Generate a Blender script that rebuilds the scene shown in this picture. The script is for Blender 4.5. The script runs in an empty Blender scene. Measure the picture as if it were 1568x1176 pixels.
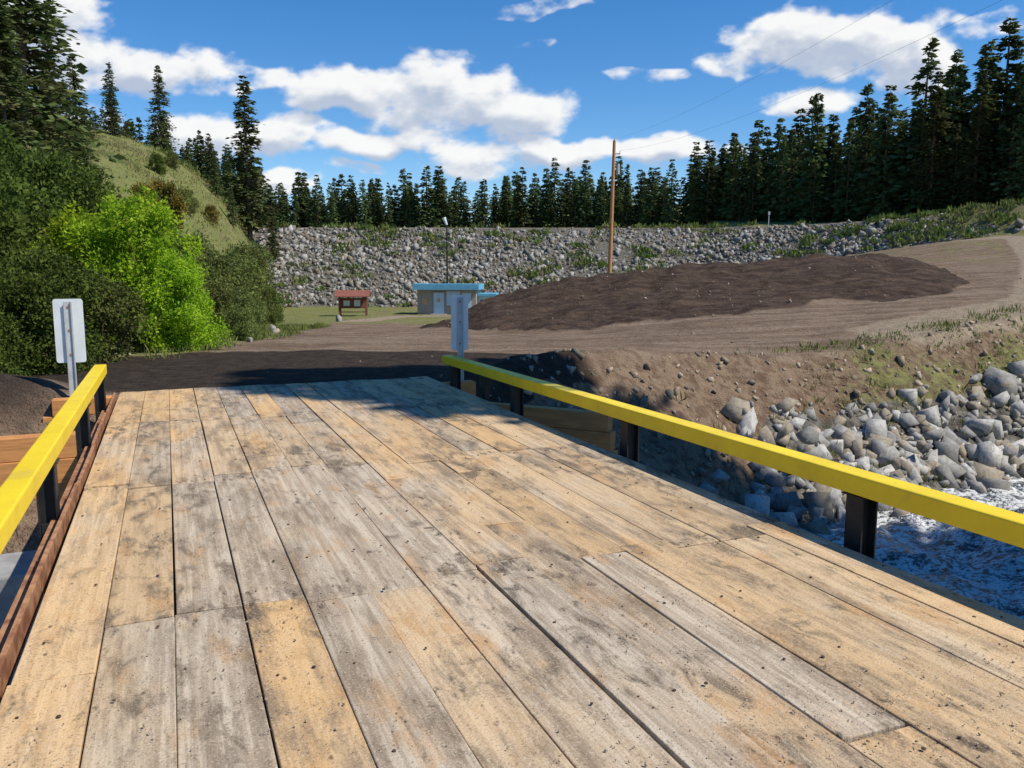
import bpy, bmesh, math, random
import numpy as np
from mathutils import Vector, Matrix
rng=np.random.default_rng(7); random.seed(7)
scene=bpy.context.scene
COL=scene.collection
YAW=math.radians(22.46)

# ---------------------------------------------------------------- numpy noise
def _h(i,j,s):
    v=np.sin(i*127.1+j*311.7+s*74.7)*43758.5453
    return v-np.floor(v)
def vnoise(x,y,s=0):
    xi=np.floor(x);yi=np.floor(y);fx=x-xi;fy=y-yi
    fx=fx*fx*(3-2*fx);fy=fy*fy*(3-2*fy)
    a=_h(xi,yi,s);b=_h(xi+1,yi,s);c=_h(xi,yi+1,s);d=_h(xi+1,yi+1,s)
    return (a*(1-fx)+b*fx)*(1-fy)+(c*(1-fx)+d*fx)*fy
def fbm(x,y,o=4,s=0,g=.5):
    r=0;a=.5;t=0
    for k in range(o):
        r=r+a*vnoise(x*2**k+k*17.3,y*2**k-k*9.1,s+k*3.3);t+=a;a*=g
    return r/t-.5
def sstep(a,b,x):
    t=np.clip((x-a)/(b-a),0,1);return t*t*(3-2*t)
def polydist(X,Y,P):
    P=np.array(P,float)
    best=np.full(X.shape,1e9);sg=np.ones(X.shape);val=np.zeros(X.shape)
    for k in range(len(P)-1):
        a=P[k];b=P[k+1];dx=b[0]-a[0];dy=b[1]-a[1];L2=dx*dx+dy*dy
        t=np.clip(((X-a[0])*dx+(Y-a[1])*dy)/L2,0,1)
        px=X-a[0]-t*dx;py=Y-a[1]-t*dy
        d=np.hypot(px,py);cr=dx*(Y-a[1])-dy*(X-a[0])
        m=d<best-1e-9
        best=np.where(m,d,best);sg=np.where(m,np.where(cr>=0,1.,-1.),sg)
        if P.shape[1]>2: val=np.where(m,a[2]+t*(b[2]-a[2]),val)
    return best,sg,val

# ---------------------------------------------------------------- terrain
BANK=[(-200,-60,0),(-40,-4,-.1),(-14.4,8.0,-.1),(-5.6,11.5,-.03),(-1.27,13.27,-.03),(-.2,14.6,-.05),(1,16.9,-.1),(4,19.5,-.3),(7.1,21.5,-.5),(11,23.5,-.3),(16.8,27,.3),(30,34,1.2),(60,45,2.5),(300,120,6)]
CREST=[(-300,120,7.7),(28,120,7.7),(40,112,7.7),(48,99,7.8),(56,88,8.8),(80,78,9.6),(300,40,14)]
MX=[-30,-3.0,-.85,3,10,16,20.5,26,60]
MY=[41,41,43.5,46,46,46,47,48,48]
MZ=[-6,-.75,.35,1.25,2.0,2.45,2.65,1.2,-9]
MS=[.075,.075,.08,.092,.110,.145,.17,.2,.2]
CP=np.array([(-14.4,8.7,-.1),(-5.7,11.9,-.03),(-1.2,13.6,-.03),(1,16.9,-.1),(4,19.5,-.3),(7.1,21.5,-.5),(11,23.5,-.3),(16.8,27,.3),(30,34,1.2),(60,45,2.5),
(-5,19.4,-.2),(-3,26,-.45),(-.5,29,-.6),(7.8,31,.1),(14.3,35,.6),(19.5,42,1.2),(28,58,2.2),(38,75,4.2),(-10,84,-2.6),(-3,84,-2.6),(-17,80,-2.6),(-12,50,-1.5),(-5,40,-1.1),
(-8,35,-.8),(0,60,-2.2),(-6,60,-2.0),(10,70,-1.8),(15,95,-2),(-25,100,-2.8),(0,104,-2.8),(-12,22,-.3),(34,60,2.5),(49,80,5.2),(42.5,78,4.4),(60,60,4.5),(85,52,5.5),(24,85,.3),(31,95,2.0),
(-40,60,-2),(-60,100,-2.8),(-60,30,-.5),(-40,10,-.2),(110,70,8),(-30,130,-2.8),(20,130,-2.)],float)
def _phi(r): return np.where(r>1e-9,r*r*np.log(np.maximum(r,1e-9)),0)
_n=len(CP)
_K=_phi(np.hypot(CP[:,None,0]-CP[None,:,0],CP[:,None,1]-CP[None,:,1]))+np.eye(_n)*.5
_Pm=np.c_[np.ones(_n),CP[:,:2]]
_A=np.block([[_K,_Pm],[_Pm.T,np.zeros((3,3))]])
_w=np.linalg.solve(_A,np.r_[CP[:,2],0,0,0])
def tps(X,Y):
    z=_w[_n]+_w[_n+1]*X+_w[_n+2]*Y
    for k in range(_n): z=z+_w[k]*_phi(np.hypot(X-CP[k,0],Y-CP[k,1]))
    return np.clip(z,-2.9,9)
def hill_line(Y): return np.where(Y>18,-9.6-(Y-18)*.238,-9.6-(18-Y)*1.2)
def terrain(X,Y):
    X=np.asarray(X,float);Y=np.asarray(Y,float)
    db,sb,zt=polydist(X,Y,BANK);d=db*sb
    base=tps(np.clip(X,-70,120),np.clip(Y,-5,135))
    # graded heap of fresh soil: a crest line with an even front batter and a steeper back
    cy=np.interp(X,MX,MY);cz=np.interp(X,MX,MZ);sl=np.interp(X,MX,MS)
    dy=cy-Y+fbm(X*.12,Y*.12,3,71)*2.6
    zm=cz-np.where(dy>0,sl*dy,-.33*dy)-.0012*dy*dy
    zm=cz-(cz-zm)**2/(np.abs(cz-zm)+.18)
    mm=sstep(-.08,.10,zm-base+fbm(X*.4,Y*.4,3,77)*.3)
    z=base+np.where(zm>base,zm-base,0)
    rut=fbm(X*.3+Y*.16,Y*1.0-X*.38,5,5)
    lump=np.abs(fbm(X*.9+Y*.3,Y*1.5-X*.5,4,15))
    trk=np.sin(6.283*(X*.62-Y*.22)/1.5+fbm(X*.25,Y*.25,2,18)*7)*sstep(-.1,.12,fbm(X*.16,Y*.16,2,19))
    z=z+mm*(rut*.5+(.16-lump)*.7*sstep(.12,.6,fbm(X*.2,Y*.2,2,16)+.5)+trk*.06)
    dc,sc,cr=polydist(X,Y,CREST);dd=-dc*sc
    damz=cr-.72*np.maximum(0,dd-2.5)
    up=cr-.2+np.minimum(-dd,140)*np.where(X>35,.10,.03)
    dam=(dd>-1)&(damz>z)
    zz=np.where(dd>0,np.maximum(z,damz),up)
    hd=hill_line(Y)-X
    A=2.2+15.8*np.clip((Y-20)/85,0,1)
    hz=np.maximum(.5-.037*Y,-2.8)+A*(1-np.exp(-np.maximum(hd,0)/5.5))+.2*np.minimum(np.maximum(hd,0),60)
    hm=(hd>0)&(hz>zz)
    zz=np.where(hm,hz,zz)
    hill=hm&(hd>.5)
    zz=zz+hm*fbm(X*.15,Y*.15,4,9)*1.9*sstep(0,8,hd)
    far=np.hypot(X,Y)
    rz=zt+d/1.25
    rz=np.maximum(rz,-4.4)
    near=np.clip(-.1+(-d-19)*.75,-4.4,-.1)
    rz=np.maximum(rz,near)
    w=sstep(.35,-.35,d)
    out=zz*(1-w)+np.minimum(rz,zt)*w
    face=sstep(.3,-.6,d)*sstep(-7,-5,d)
    out=out+face*fbm(X*.8,Y*.8,4,2)*.8
    out=out+fbm(X*1.1,Y*1.1,4,3)*.12*(1-.6*sstep(20,12,Y)*(1-face))
    out=out+fbm(X*.02,Y*.02,3,8)*np.clip(far-180,0,400)*.05
    lx=.9241*X+.382*Y;ly=-.382*X+.9241*Y
    m=sstep(12.2,12.7,ly)*sstep(16,13.5,ly)*sstep(-1.6,-.9,lx)*sstep(4.8,4.1,lx)
    out=out*(1-m)+m*(-.02)
    out=out+.42*np.exp(-(((X+8.2)/2.2)**2+((Y-11.3)/.9)**2))*(1-m)
    out=out+(.12+.4*np.maximum(fbm(X*1.9,Y*1.9,3,88),0))*np.exp(-((d-.1)/.45)**2)*sstep(-1.2,0,X)*sstep(7,3,X)*(1-m)
    return dict(z=out,d=d,mm=mm,dam=dam,hill=hill,dd=dd,hd=hd,face=face)
def gz(x,y): return float(terrain(np.array([x]),np.array([y]))['z'][0])

# ---------------------------------------------------------------- mesh helpers
def mk(name,V,F,mats=(),mi=None,parent=None,smooth=False,loc=None):
    V=np.asarray(V,float)
    me=bpy.data.meshes.new(name)
    if isinstance(F,np.ndarray):
        n,k=F.shape
        me.vertices.add(len(V));me.vertices.foreach_set('co',V.ravel())
        me.loops.add(n*k);me.loops.foreach_set('vertex_index',F.ravel().astype(np.int32))
        me.polygons.add(n);me.polygons.foreach_set('loop_start',np.arange(0,n*k,k,dtype=np.int32))
        me.polygons.foreach_set('loop_total',np.full(n,k,dtype=np.int32))
        me.update(calc_edges=True);me.validate()
    else:
        me.from_pydata([tuple(v) for v in V],[],[tuple(f) for f in F]);me.update()
    for m in mats: me.materials.append(m)
    if mi is not None: me.polygons.foreach_set('material_index',np.asarray(mi,dtype=np.int32))
    if smooth: me.polygons.foreach_set('use_smooth',np.ones(len(me.polygons),dtype=bool))
    o=bpy.data.objects.new(name,me);COL.objects.link(o)
    if parent: o.parent=parent
    if loc is not None:o.location=loc
    return o
def empty(name,loc=(0,0,0),rz=0):
    o=bpy.data.objects.new(name,None);o.location=loc;o.rotation_euler=(0,0,rz);o.empty_display_size=.3
    COL.objects.link(o);return o
def boxv(x0,x1,y0,y1,z0,z1):
    return [(x0,y0,z0),(x1,y0,z0),(x1,y1,z0),(x0,y1,z0),(x0,y0,z1),(x1,y0,z1),(x1,y1,z1),(x0,y1,z1)]
BF=[(0,3,2,1),(4,5,6,7),(0,1,5,4),(1,2,6,5),(2,3,7,6),(3,0,4,7)]
def boxes(name,L,mat,parent=None,bev=0,loc=None):
    V=[];F=[]
    for b in L:
        o=len(V);V+=boxv(*b) if len(b)==6 else list(b);F+=[tuple(i+o for i in f) for f in BF]
    ob=mk(name,V,F,[mat],parent=parent,loc=loc)
    if bev:
        m=ob.modifiers.new('b','BEVEL');m.width=bev;m.segments=2;m.limit_method='ANGLE'
    return ob
def tube(pts,rad,n=8):
    V=[];F=[]
    pts=[Vector(p) for p in pts]
    for i,p in enumerate(pts):
        a=pts[max(i-1,0)];b=pts[min(i+1,len(pts)-1)];t=(b-a).normalized()
        u=t.orthogonal().normalized() if abs(t.z)<.9 else Vector((1,0,0)).cross(t).normalized()
        w=t.cross(u)
        for k in range(n):
            an=2*math.pi*k/n;V.append(tuple(p+(u*math.cos(an)+w*math.sin(an))*rad[i]))
    for i in range(len(pts)-1):
        for k in range(n):
            F.append((i*n+k,i*n+(k+1)%n,(i+1)*n+(k+1)%n,(i+1)*n+k))
    return V,F

# ---------------------------------------------------------------- node helpers
class NT:
    def __init__(s,nt): s.nt=nt
    def n(s,t,inp=None,**p):
        nd=s.nt.nodes.new(t)
        for k,v in p.items(): setattr(nd,k,v)
        if inp:
            for k,v in inp.items():
                sk=nd.inputs[k]
                if isinstance(v,bpy.types.NodeSocket): s.nt.links.new(v,sk)
                else: sk.default_value=v
        return nd
    def m(s,op,a,b=0.,c=0.,clamp=False):
        return s.n('ShaderNodeMath',{0:a,1:b,2:c},operation=op,use_clamp=clamp).outputs[0]
    def vm(s,op,a,b=(0,0,0),c=(0,0,0)):
        nd=s.n('ShaderNodeVectorMath',{0:a,1:b},operation=op)
        return nd.outputs['Value'] if op in('LENGTH','DOT_PRODUCT') else nd.outputs[0]
    def noise(s,v,sc,det=4,ro=.5,dist=0):
        return s.n('ShaderNodeTexNoise',{'Vector':v,'Scale':sc,'Detail':det,'Roughness':ro,'Distortion':dist}).outputs[0]
    def mr(s,v,a,b,c=0.,d=1.,smooth=True):
        nd=s.n('ShaderNodeMapRange',{0:v,1:a,2:b,3:c,4:d});
        if smooth: nd.interpolation_type='SMOOTHSTEP'
        return nd.outputs[0]
    def mix(s,f,a,b,bt='MIX'):
        nd=s.nt.nodes.new('ShaderNodeMix');nd.data_type='RGBA';nd.blend_type=bt
        for sk,v in((nd.inputs[0],f),(nd.inputs[6],a),(nd.inputs[7],b)):
            if isinstance(v,bpy.types.NodeSocket): s.nt.links.new(v,sk)
            else: sk.default_value=(tuple(v)+(1,))if isinstance(v,tuple) and len(v)==3 else v
        return nd.outputs[2]
def newmat(name,rough=.8,spec=.3,metal=0):
    m=bpy.data.materials.new(name);m.use_nodes=True;nt=m.node_tree
    b=nt.nodes['Principled BSDF'];b.inputs['Roughness'].default_value=rough
    b.inputs['Specular IOR Level'].default_value=spec;b.inputs['Metallic'].default_value=metal
    return m,NT(nt),b
def simple(name,c1,c2,scale=3,rough=.8,spec=.3,metal=0,bump=.2,stretch=(1,1,1),det=5,lo=.35,hi=.65):
    m,N,b=newmat(name,rough,spec,metal)
    tc=N.n('ShaderNodeTexCoord').outputs['Object']
    v=N.vm('MULTIPLY',tc,stretch)
    f=N.noise(v,scale,det,.6)
    N.nt.links.new(N.mix(N.mr(f,lo,hi),c1,c2),b.inputs['Base Color'])
    if bump:
        bp=N.n('ShaderNodeBump',{'Height':f,'Strength':bump,'Distance':.02})
        N.nt.links.new(bp.outputs[0],b.inputs['Normal'])
    return m
def foliage(name,c1,c2,c3,trans=.25,scale=.6):
    m=bpy.data.materials.new(name);m.use_nodes=True;nt=m.node_tree;nt.nodes.clear();N=NT(nt)
    tc=N.n('ShaderNodeTexCoord').outputs['Object'];r=N.n('ShaderNodeNewGeometry').outputs['Random Per Island']
    oi=N.n('ShaderNodeObjectInfo').outputs['Random']
    a=N.mix(r,c1,c2);f=N.mr(N.noise(tc,scale,1),.4,.65)
    a=N.mix(N.m('MULTIPLY',f,.8),a,c3)
    hs=N.n('ShaderNodeHueSaturation',{'Color':a,'Value':N.mr(oi,0,1,.7,1.3,False),'Hue':N.mr(oi,0,1,.482,.51,False)}).outputs[0]
    d=N.n('ShaderNodeBsdfDiffuse',{'Color':hs});t=N.n('ShaderNodeBsdfTranslucent',{'Color':hs})
    mx=N.n('ShaderNodeMixShader',{0:trans});nt.links.new(d.outputs[0],mx.inputs[1]);nt.links.new(t.outputs[0],mx.inputs[2])
    o=N.n('ShaderNodeOutputMaterial');nt.links.new(mx.outputs[0],o.inputs[0]);return m

# ---------------------------------------------------------------- materials
def ground_material():
    m,N,b=newmat('earth',.95,.1)
    P=N.n('ShaderNodeTexCoord').outputs['Object']
    A=N.n('ShaderNodeVertexColor',layer_name='zoneA').outputs[0];B=N.n('ShaderNodeVertexColor',layer_name='zoneB').outputs[0]
    sa=N.n('ShaderNodeSeparateColor',{0:A}).outputs;sb=N.n('ShaderNodeSeparateColor',{0:B}).outputs
    n1=N.noise(P,.6,5,.6);n2=N.noise(P,4,5,.65);n3=N.noise(P,25,2,.7)
    jit=N.m('ADD',N.m('MULTIPLY',N.m('SUBTRACT',n1,.5),1.1),N.m('MULTIPLY',N.m('SUBTRACT',n2,.5),.9))
    def mask(s,k=1.): return N.mr(N.m('ADD',s,N.m('MULTIPLY',jit,k)),.35,.65)
    soil=N.mix(N.mr(n1,.35,.65),(.25,.170,.112),(.175,.118,.079))
    soil=N.mix(N.mr(n2,.45,.7,0,.6),soil,(.32,.235,.16))
    rv=N.n('ShaderNodeMapping',{'Vector':P,'Rotation':(0,0,math.radians(-18)),'Scale':(.12,1.6,1)}).outputs[0]
    rs=N.noise(rv,1.3,4,.6)
    soil=N.mix(N.mr(rs,.45,.65,0,.55),soil,(.37,.285,.205))
    soil=N.mix(N.mr(rs,.45,.30,0,.45),soil,(.12,.08,.054))
    pale=N.mix(N.mr(n2,.35,.65),(.42,.34,.235),(.30,.23,.155))
    dark=N.mix(N.mr(n2,.35,.7),(.036,.027,.021),(.075,.054,.039))  # dark fresh soil; on the bridge approach also painted tree shade
    sv=N.n('ShaderNodeMapping',{'Vector':P,'Rotation':(0,0,math.radians(-28)),'Scale':(.5,2.4,1)}).outputs[0]
    st=N.noise(sv,1.4,5,.7)
    mound=N.mix(N.mr(st,.38,.70),(.050,.033,.024),(.135,.09,.062))
    mound=N.mix(N.mr(n2,.58,.72,0,.5),mound,(.22,.165,.115))
    gr=N.mix(N.mr(n2,.35,.65),(.14,.175,.045),(.26,.25,.09))
    gr=N.mix(N.mr(n1,.50,.72,0,.85),gr,(.32,.25,.145))
    bank=N.mix(N.mr(n2,.35,.6),(.16,.10,.064),(.29,.205,.135))
    c=N.mix(mask(sb[2]),soil,bank)
    c=N.mix(mask(sb[1],.35),c,mound)
    c=N.mix(mask(sa[1],.8),c,pale)
    c=N.mix(mask(sa[0]),c,gr)
    c=N.mix(mask(sb[0]),c,N.mix(N.mr(n2,.4,.6),(.10,.09,.075),(.22,.20,.165)))
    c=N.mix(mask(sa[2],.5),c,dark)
    c=N.mix(N.mr(n3,.3,.7,.0,.5),c,N.mix(.5,c,(.03,.025,.02)))
    N.nt.links.new(c,b.inputs['Base Color'])
    hh=N.m('ADD',N.m('MULTIPLY',n2,.6),N.m('MULTIPLY',n3,.25))
    bp=N.n('ShaderNodeBump',{'Height':hh,'Strength':1.,'Distance':.22});N.nt.links.new(bp.outputs[0],b.inputs['Normal'])
    return m
def deck_material():
    m,N,b=newmat('deck_timber',.85,.15)
    P=N.n('ShaderNodeTexCoord').outputs['Object'];r=N.n('ShaderNodeNewGeometry').outputs['Random Per Island']
    xyz=N.n('ShaderNodeSeparateXYZ',{0:P}).outputs
    off=N.n('ShaderNodeCombineXYZ',{0:N.m('MULTIPLY',r,13.),1:N.m('MULTIPLY',r,57.),2:N.m('MULTIPLY',r,7.)}).outputs[0]
    Q=N.vm('ADD',P,off)
    grain=N.noise(N.vm('MULTIPLY',Q,(28,1.,1)),1,4,.6,.5)
    r2=N.m('FRACT',N.m('MULTIPLY',r,17.31));r3=N.m('FRACT',N.m('MULTIPLY',r,41.7))
    c=N.mix(r,(.70,.435,.19),(.64,.465,.275))
    c=N.mix(N.mr(grain,.42,.68,0,.6),c,N.mix(.5,c,(.30,.16,.065)))
    big=N.noise(N.vm('MULTIPLY',P,(1.1,.45,1)),1,4,.65)
    mid=N.m('MULTIPLY',N.mr(xyz[0],-.35,.25),N.mr(xyz[0],3.3,2.2))
    w=N.m('ADD',N.m('MULTIPLY',mid,.44),N.m('MULTIPLY',N.m('SUBTRACT',big,.5),2.2))
    w=N.m('ADD',w,N.m('MULTIPLY',N.m('SUBTRACT',r2,.5),.8))
    gry=N.mix(N.mr(grain,.35,.65),(.585,.50,.385),(.37,.30,.225))
    c=N.mix(N.mr(w,-.1,.7,0,.88),c,gry)
    org=N.noise(N.vm('MULTIPLY',P,(3.,1.,1)),1.5,3,.6)
    c=N.mix(N.mr(org,.53,.70,0,.55),c,(.50,.26,.09))
    wp=N.m('ADD',N.mr(N.m('ABSOLUTE',N.m('SUBTRACT',xyz[0],.5)),.5,.1,0,.07),N.mr(N.m('ABSOLUTE',N.m('SUBTRACT',xyz[0],2.3)),.6,.1,0,.05))
    # thin film of tracked-in soil, running along the wheel paths
    st=N.noise(N.vm('MULTIPLY',P,(4.6,.8,1)),1.2,5,.70)
    c=N.mix(N.mr(N.m('ADD',st,wp),.47,.72,0,.85),c,(.225,.165,.11))
    dj=N.m('ABSOLUTE',N.m('SUBTRACT',N.m('FRACT',N.m('ADD',N.m('DIVIDE',N.m('SUBTRACT',xyz[1],1.4),2.9),.5)),.5))
    joint=N.mr(dj,.10,.0,0,.06)
    # soft scuffs, varying in strength from board to board
    dn=N.noise(N.vm('MULTIPLY',Q,(7,2.6,1)),1.,6,.70,.6)
    amt=N.noise(N.vm('MULTIPLY',P,(.9,.7,1)),1.,2,.5)
    k=N.m('ADD',N.m('ADD',dn,joint),N.m('ADD',N.m('MULTIPLY',N.m('SUBTRACT',r3,.5),.12),N.m('MULTIPLY',N.m('SUBTRACT',amt,.5),.35)))
    c=N.mix(N.mr(k,.50,.72,0,.85),c,(.13,.097,.068))
    sm=N.noise(N.vm('MULTIPLY',Q,(15,7,1)),1,4,.66,.4)
    c=N.mix(N.mr(N.m('ADD',sm,N.m('ADD',joint,N.m('MULTIPLY',N.m('SUBTRACT',amt,.5),.3))),.60,.74,0,.8),c,(.065,.05,.036))
    kv=N.n('ShaderNodeTexVoronoi',{'Vector':N.vm('MULTIPLY',Q,(3.3,1.9,.0)),'Scale':1.7})
    c=N.mix(N.mr(kv.outputs['Distance'],.075,.03,0,.8),c,(.10,.055,.028))
    sp=N.noise(P,85,2,.75)
    c=N.mix(N.mr(sp,.56,.68,0,.5),c,(.68,.57,.42))
    c=N.mix(N.mr(sp,.43,.31,0,.6),c,(.12,.09,.06))
    c=N.mix(N.mr(r3,.45,1,0,.38,False),c,N.mix(.5,c,(.16,.12,.08)))
    N.nt.links.new(c,b.inputs['Base Color'])
    h=N.m('ADD',N.m('MULTIPLY',grain,.6),N.m('MULTIPLY',sp,.5))
    bp=N.n('ShaderNodeBump',{'Height':h,'Strength':.85,'Distance':.008});N.nt.links.new(bp.outputs[0],b.inputs['Normal'])
    return m
def yellow_material():
    m,N,b=newmat('yellow_paint',.42,.5)
    P=N.n('ShaderNodeTexCoord').outputs['Object']
    n=N.noise(P,2.5,4,.65);n2=N.noise(P,40,3,.6)
    c=N.mix(N.mr(n,.3,.7),(.92,.68,.016),(.82,.58,.014))
    c=N.mix(N.mr(n2,.64,.74,0,.6),c,(.35,.25,.06))
    c=N.mix(N.mr(n,.58,.75,0,.3),c,(.45,.34,.12))
    N.nt.links.new(c,b.inputs['Base Color']);N.nt.links.new(N.mr(n2,.3,.7,.35,.6),b.inputs['Roughness'])
    return m
def water_material():
    m,N,b=newmat('river_water',.15,.5)
    P=N.n('ShaderNodeTexCoord').outputs['Object']
    V=N.n('ShaderNodeMapping',{'Vector':P,'Rotation':(0,0,math.radians(-25)),'Scale':(.9,1.4,1)}).outputs[0]
    n=N.noise(V,2.4,6,.74,.4);n2=N.noise(V,12,3,.7,.3)
    f=N.mr(N.m('ADD',n,N.m('MULTIPLY',N.m('SUBTRACT',n2,.5),.8)),.40,.57)
    c=N.mix(f,(.055,.062,.062),(.93,.92,.88))
    N.nt.links.new(c,b.inputs['Base Color']);N.nt.links.new(N.mr(f,0,1,.15,.75),b.inputs['Roughness'])
    bp=N.n('ShaderNodeBump',{'Height':N.m('ADD',n,N.m('MULTIPLY',n2,.5)),'Strength':.9,'Distance':.22});N.nt.links.new(bp.outputs[0],b.inputs['Normal'])
    return m
def rock_material(name,ca,cb,cc,ns=6,bs=.4):
    m,N,b=newmat(name,.9,.2)
    P=N.n('ShaderNodeTexCoord').outputs['Object'];r=N.n('ShaderNodeNewGeometry').outputs['Random Per Island']
    n=N.noise(P,ns,4,.65)
    c=N.mix(r,ca,cb);c=N.mix(N.m('GREATER_THAN',N.m('FRACT',N.m('MULTIPLY',r,31.7)),.72),c,cc)
    c=N.mix(N.mr(n,.4,.68,0,.5),c,(.14,.12,.09))
    N.nt.links.new(c,b.inputs['Base Color'])
    bp=N.n('ShaderNodeBump',{'Height':n,'Strength':bs,'Distance':.03});N.nt.links.new(bp.outputs[0],b.inputs['Normal'])
    return m
M_ground=ground_material();M_deck=deck_material();M_yel=yellow_material();M_water=water_material()
M_rock=rock_material('bank_rock',(.24,.235,.22),(.56,.54,.50),(.34,.29,.22),12)
M_damrock=rock_material('dam_rock',(.18,.175,.155),(.45,.425,.38),(.23,.19,.14),.5)
M_timber=simple('fresh_timber',(.66,.30,.10),(.50,.22,.08),1.2,bump=.4,stretch=(2,2,14))
M_rust=simple('rusty_steel',(.22,.09,.045),(.42,.22,.11),9)
M_bolt=simple('bolt_steel',(.06,.04,.03),(.11,.07,.045),9)
M_black=simple('black_steel',(.018,.018,.02),(.035,.033,.032),6,rough=.5)
M_galv=simple('galvanised_steel',(.42,.44,.45),(.52,.54,.55),5,rough=.5,spec=.5,bump=.05)
M_alu=simple('sign_aluminium',(.66,.69,.69),(.76,.79,.79),2.2,rough=.45,spec=.5,bump=.03)
M_conc=simple('concrete',(.36,.35,.33),(.27,.26,.25),4,bump=.3)
M_bark=simple('bark',(.13,.085,.06),(.22,.15,.105),5,stretch=(4,4,.8),bump=.8,det=3)
M_pole=simple('pole_wood',(.58,.28,.12),(.45,.215,.09),4,stretch=(5,5,.5))
M_wire=simple('wire_black',(.05,.06,.07),(.06,.07,.08),2,bump=0)
M_peb=rock_material('pebble',(.30,.235,.165),(.52,.42,.31),(.24,.19,.14))
M_con=foliage('conifer_needles',(.07,.105,.035),(.125,.16,.055),(.155,.16,.065),.25,.5)
M_confar=foliage('conifer_needles_far',(.062,.102,.042),(.115,.155,.062),(.145,.165,.06),.25,.25)
M_lime=foliage('lime_leaves',(.27,.42,.025),(.42,.55,.045),(.16,.28,.02),.45,1.2)
M_green=foliage('green_leaves',(.08,.125,.025),(.15,.20,.042),(.055,.085,.02),.3,1.)
M_olive=foliage('olive_leaves',(.13,.175,.045),(.22,.245,.075),(.10,.12,.04),.3,1.)
M_ochre=foliage('ochre_leaves',(.21,.16,.03),(.29,.21,.05),(.12,.13,.035),.3,1.)
M_grass=foliage('grass_blades',(.13,.165,.04),(.24,.24,.085),(.10,.14,.035),.3,.8)
M_weed=foliage('weed_leaves',(.085,.14,.035),(.16,.21,.055),(.19,.20,.07),.3,.3)
M_hgrass=foliage('hill_grass_blades',(.20,.24,.06),(.34,.32,.12),(.30,.25,.12),.3,.15)

# ---------------------------------------------------------------- ground mesh
def axis(parts):
    o=[]
    for a,b,s in parts:
        n=max(1,int(round((b-a)/s)));o+=list(np.linspace(a,b,n,endpoint=False))
    o.append(parts[-1][1]);return np.array(o)
xs=axis([(-3000,-600,400),(-600,-200,50),(-200,-80,8),(-80,-30,1.2),(-30,-12,.5),(-12,19,.16),(19,34,.3),(34,70,.8),(70,200,8),(200,600,50),(600,3000,400)])
ys=axis([(-600,-60,90),(-60,-10,5),(-10,8,.6),(8,30,.16),(30,50,.2),(50,62,.4),(62,125,.7),(125,220,4),(220,600,40),(600,4000,400)])
GX,GY=np.meshgrid(xs,ys)
T=terrain(GX,GY)
V=np.c_[GX.ravel(),GY.ravel(),T['z'].ravel()]
ny,nx=GX.shape
I=np.arange(nx*ny).reshape(ny,nx)
F=np.stack([I[:-1,:-1],I[:-1,1:],I[1:,1:],I[1:,:-1]],-1).reshape(-1,4)
d=T['d'];hd=T['hd'];dd=T['dd']
gl=np.interp(GY,[18,26,40,75,84],[-7.0,-7.2,-9.4,-13.2,-14.5])
grass=np.maximum(sstep(0,1.5,hd),.9*sstep(0,1.2,gl-GX)*sstep(16,18.5,GY))*(d>0)
grass=np.maximum(grass,.62*sstep(48,56,GY)*(dd>2)*(~T['dam'])*(1-T['mm'])*sstep(30,24,GX))
grass=np.maximum(grass,.40*sstep(27,31,GX)*(dd>0)*(d>1))
grass=np.maximum(grass,.56*sstep(40,46,GX)*(dd>3.0)*sstep(110,104,GY))
grass=np.maximum(grass,.52*sstep(6,10,GX)*sstep(1.2,-.3,d)*sstep(-3.2,-1.5,d))
grass=np.maximum(grass,.8*(dd<0)*(dd<-3))
pd,_,_=polydist(GX,GY,[(12,25.3),(20,30.5),(28,43),(37,58),(44,72),(46.5,82),(44,92),(40,102)])
pale=sstep(2.2,1.0,pd)*.9
pd2,_,_=polydist(GX,GY,[(-11.5,60),(-12.2,70),(-10.5,79),(-4,80.5),(2,80)])
pale=np.maximum(pale,sstep(1.9,.7,pd2)*.9)
pale=np.maximum(pale,.9*((dd>-4)&(dd<2.6)&(GX<44)))
roadm=(d>0)&(GY<62)&(hd<0)&(grass<.4)&(T['mm']<.4)&(GX<30)
dark=sstep(1.15,.8,np.hypot((GX+4.0)/6.0,(GY-15.8)/4.4))*(d>-.6)*sstep(.6,-.3,hd)  # fresh soil apron, its dark colour also painting in tree shadow on the road
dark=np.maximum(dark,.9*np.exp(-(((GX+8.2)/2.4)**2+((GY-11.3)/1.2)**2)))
rockface=sstep(4.5,6.5,GX)*sstep(-1.2,-2.0,d)+sstep(-3.0,-4.0,d)
rock=np.maximum(1.*T['dam']*(dd>2)*sstep(50,44,GX),np.clip(rockface,0,1)*sstep(-22,-18,d))
rock=np.where(T['hill'],0,rock)
grass=grass*(1-pale)
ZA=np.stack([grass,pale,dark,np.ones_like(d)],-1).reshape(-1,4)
ZB=np.stack([rock,T['mm']*(d>0),T['face'],np.ones_like(d)],-1).reshape(-1,4)
def fc(a): return a.ravel()[F].mean(1)
fm=np.zeros(len(F),int)
fm[fc(roadm.astype(float))>.5]=1
fm[(fc(T['mm'])>.5)&(fc(d)>0)]=2
fm[(fc(T['dam'].astype(float))>.5)&(fc(T['hill'].astype(float))<.5)]=3
for k,nm in enumerate(['ground','dirt_road','dirt_mound','rockfill_dam']):
    f=F[fm==k];u,inv=np.unique(f,return_inverse=True);inv=inv.reshape(f.shape)
    o=mk(nm,V[u],inv,[M_ground],smooth=True)
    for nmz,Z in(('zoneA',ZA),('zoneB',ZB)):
        at=o.data.color_attributes.new(nmz,'FLOAT_COLOR','POINT');at.data.foreach_set('color',Z[u].ravel())

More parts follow.
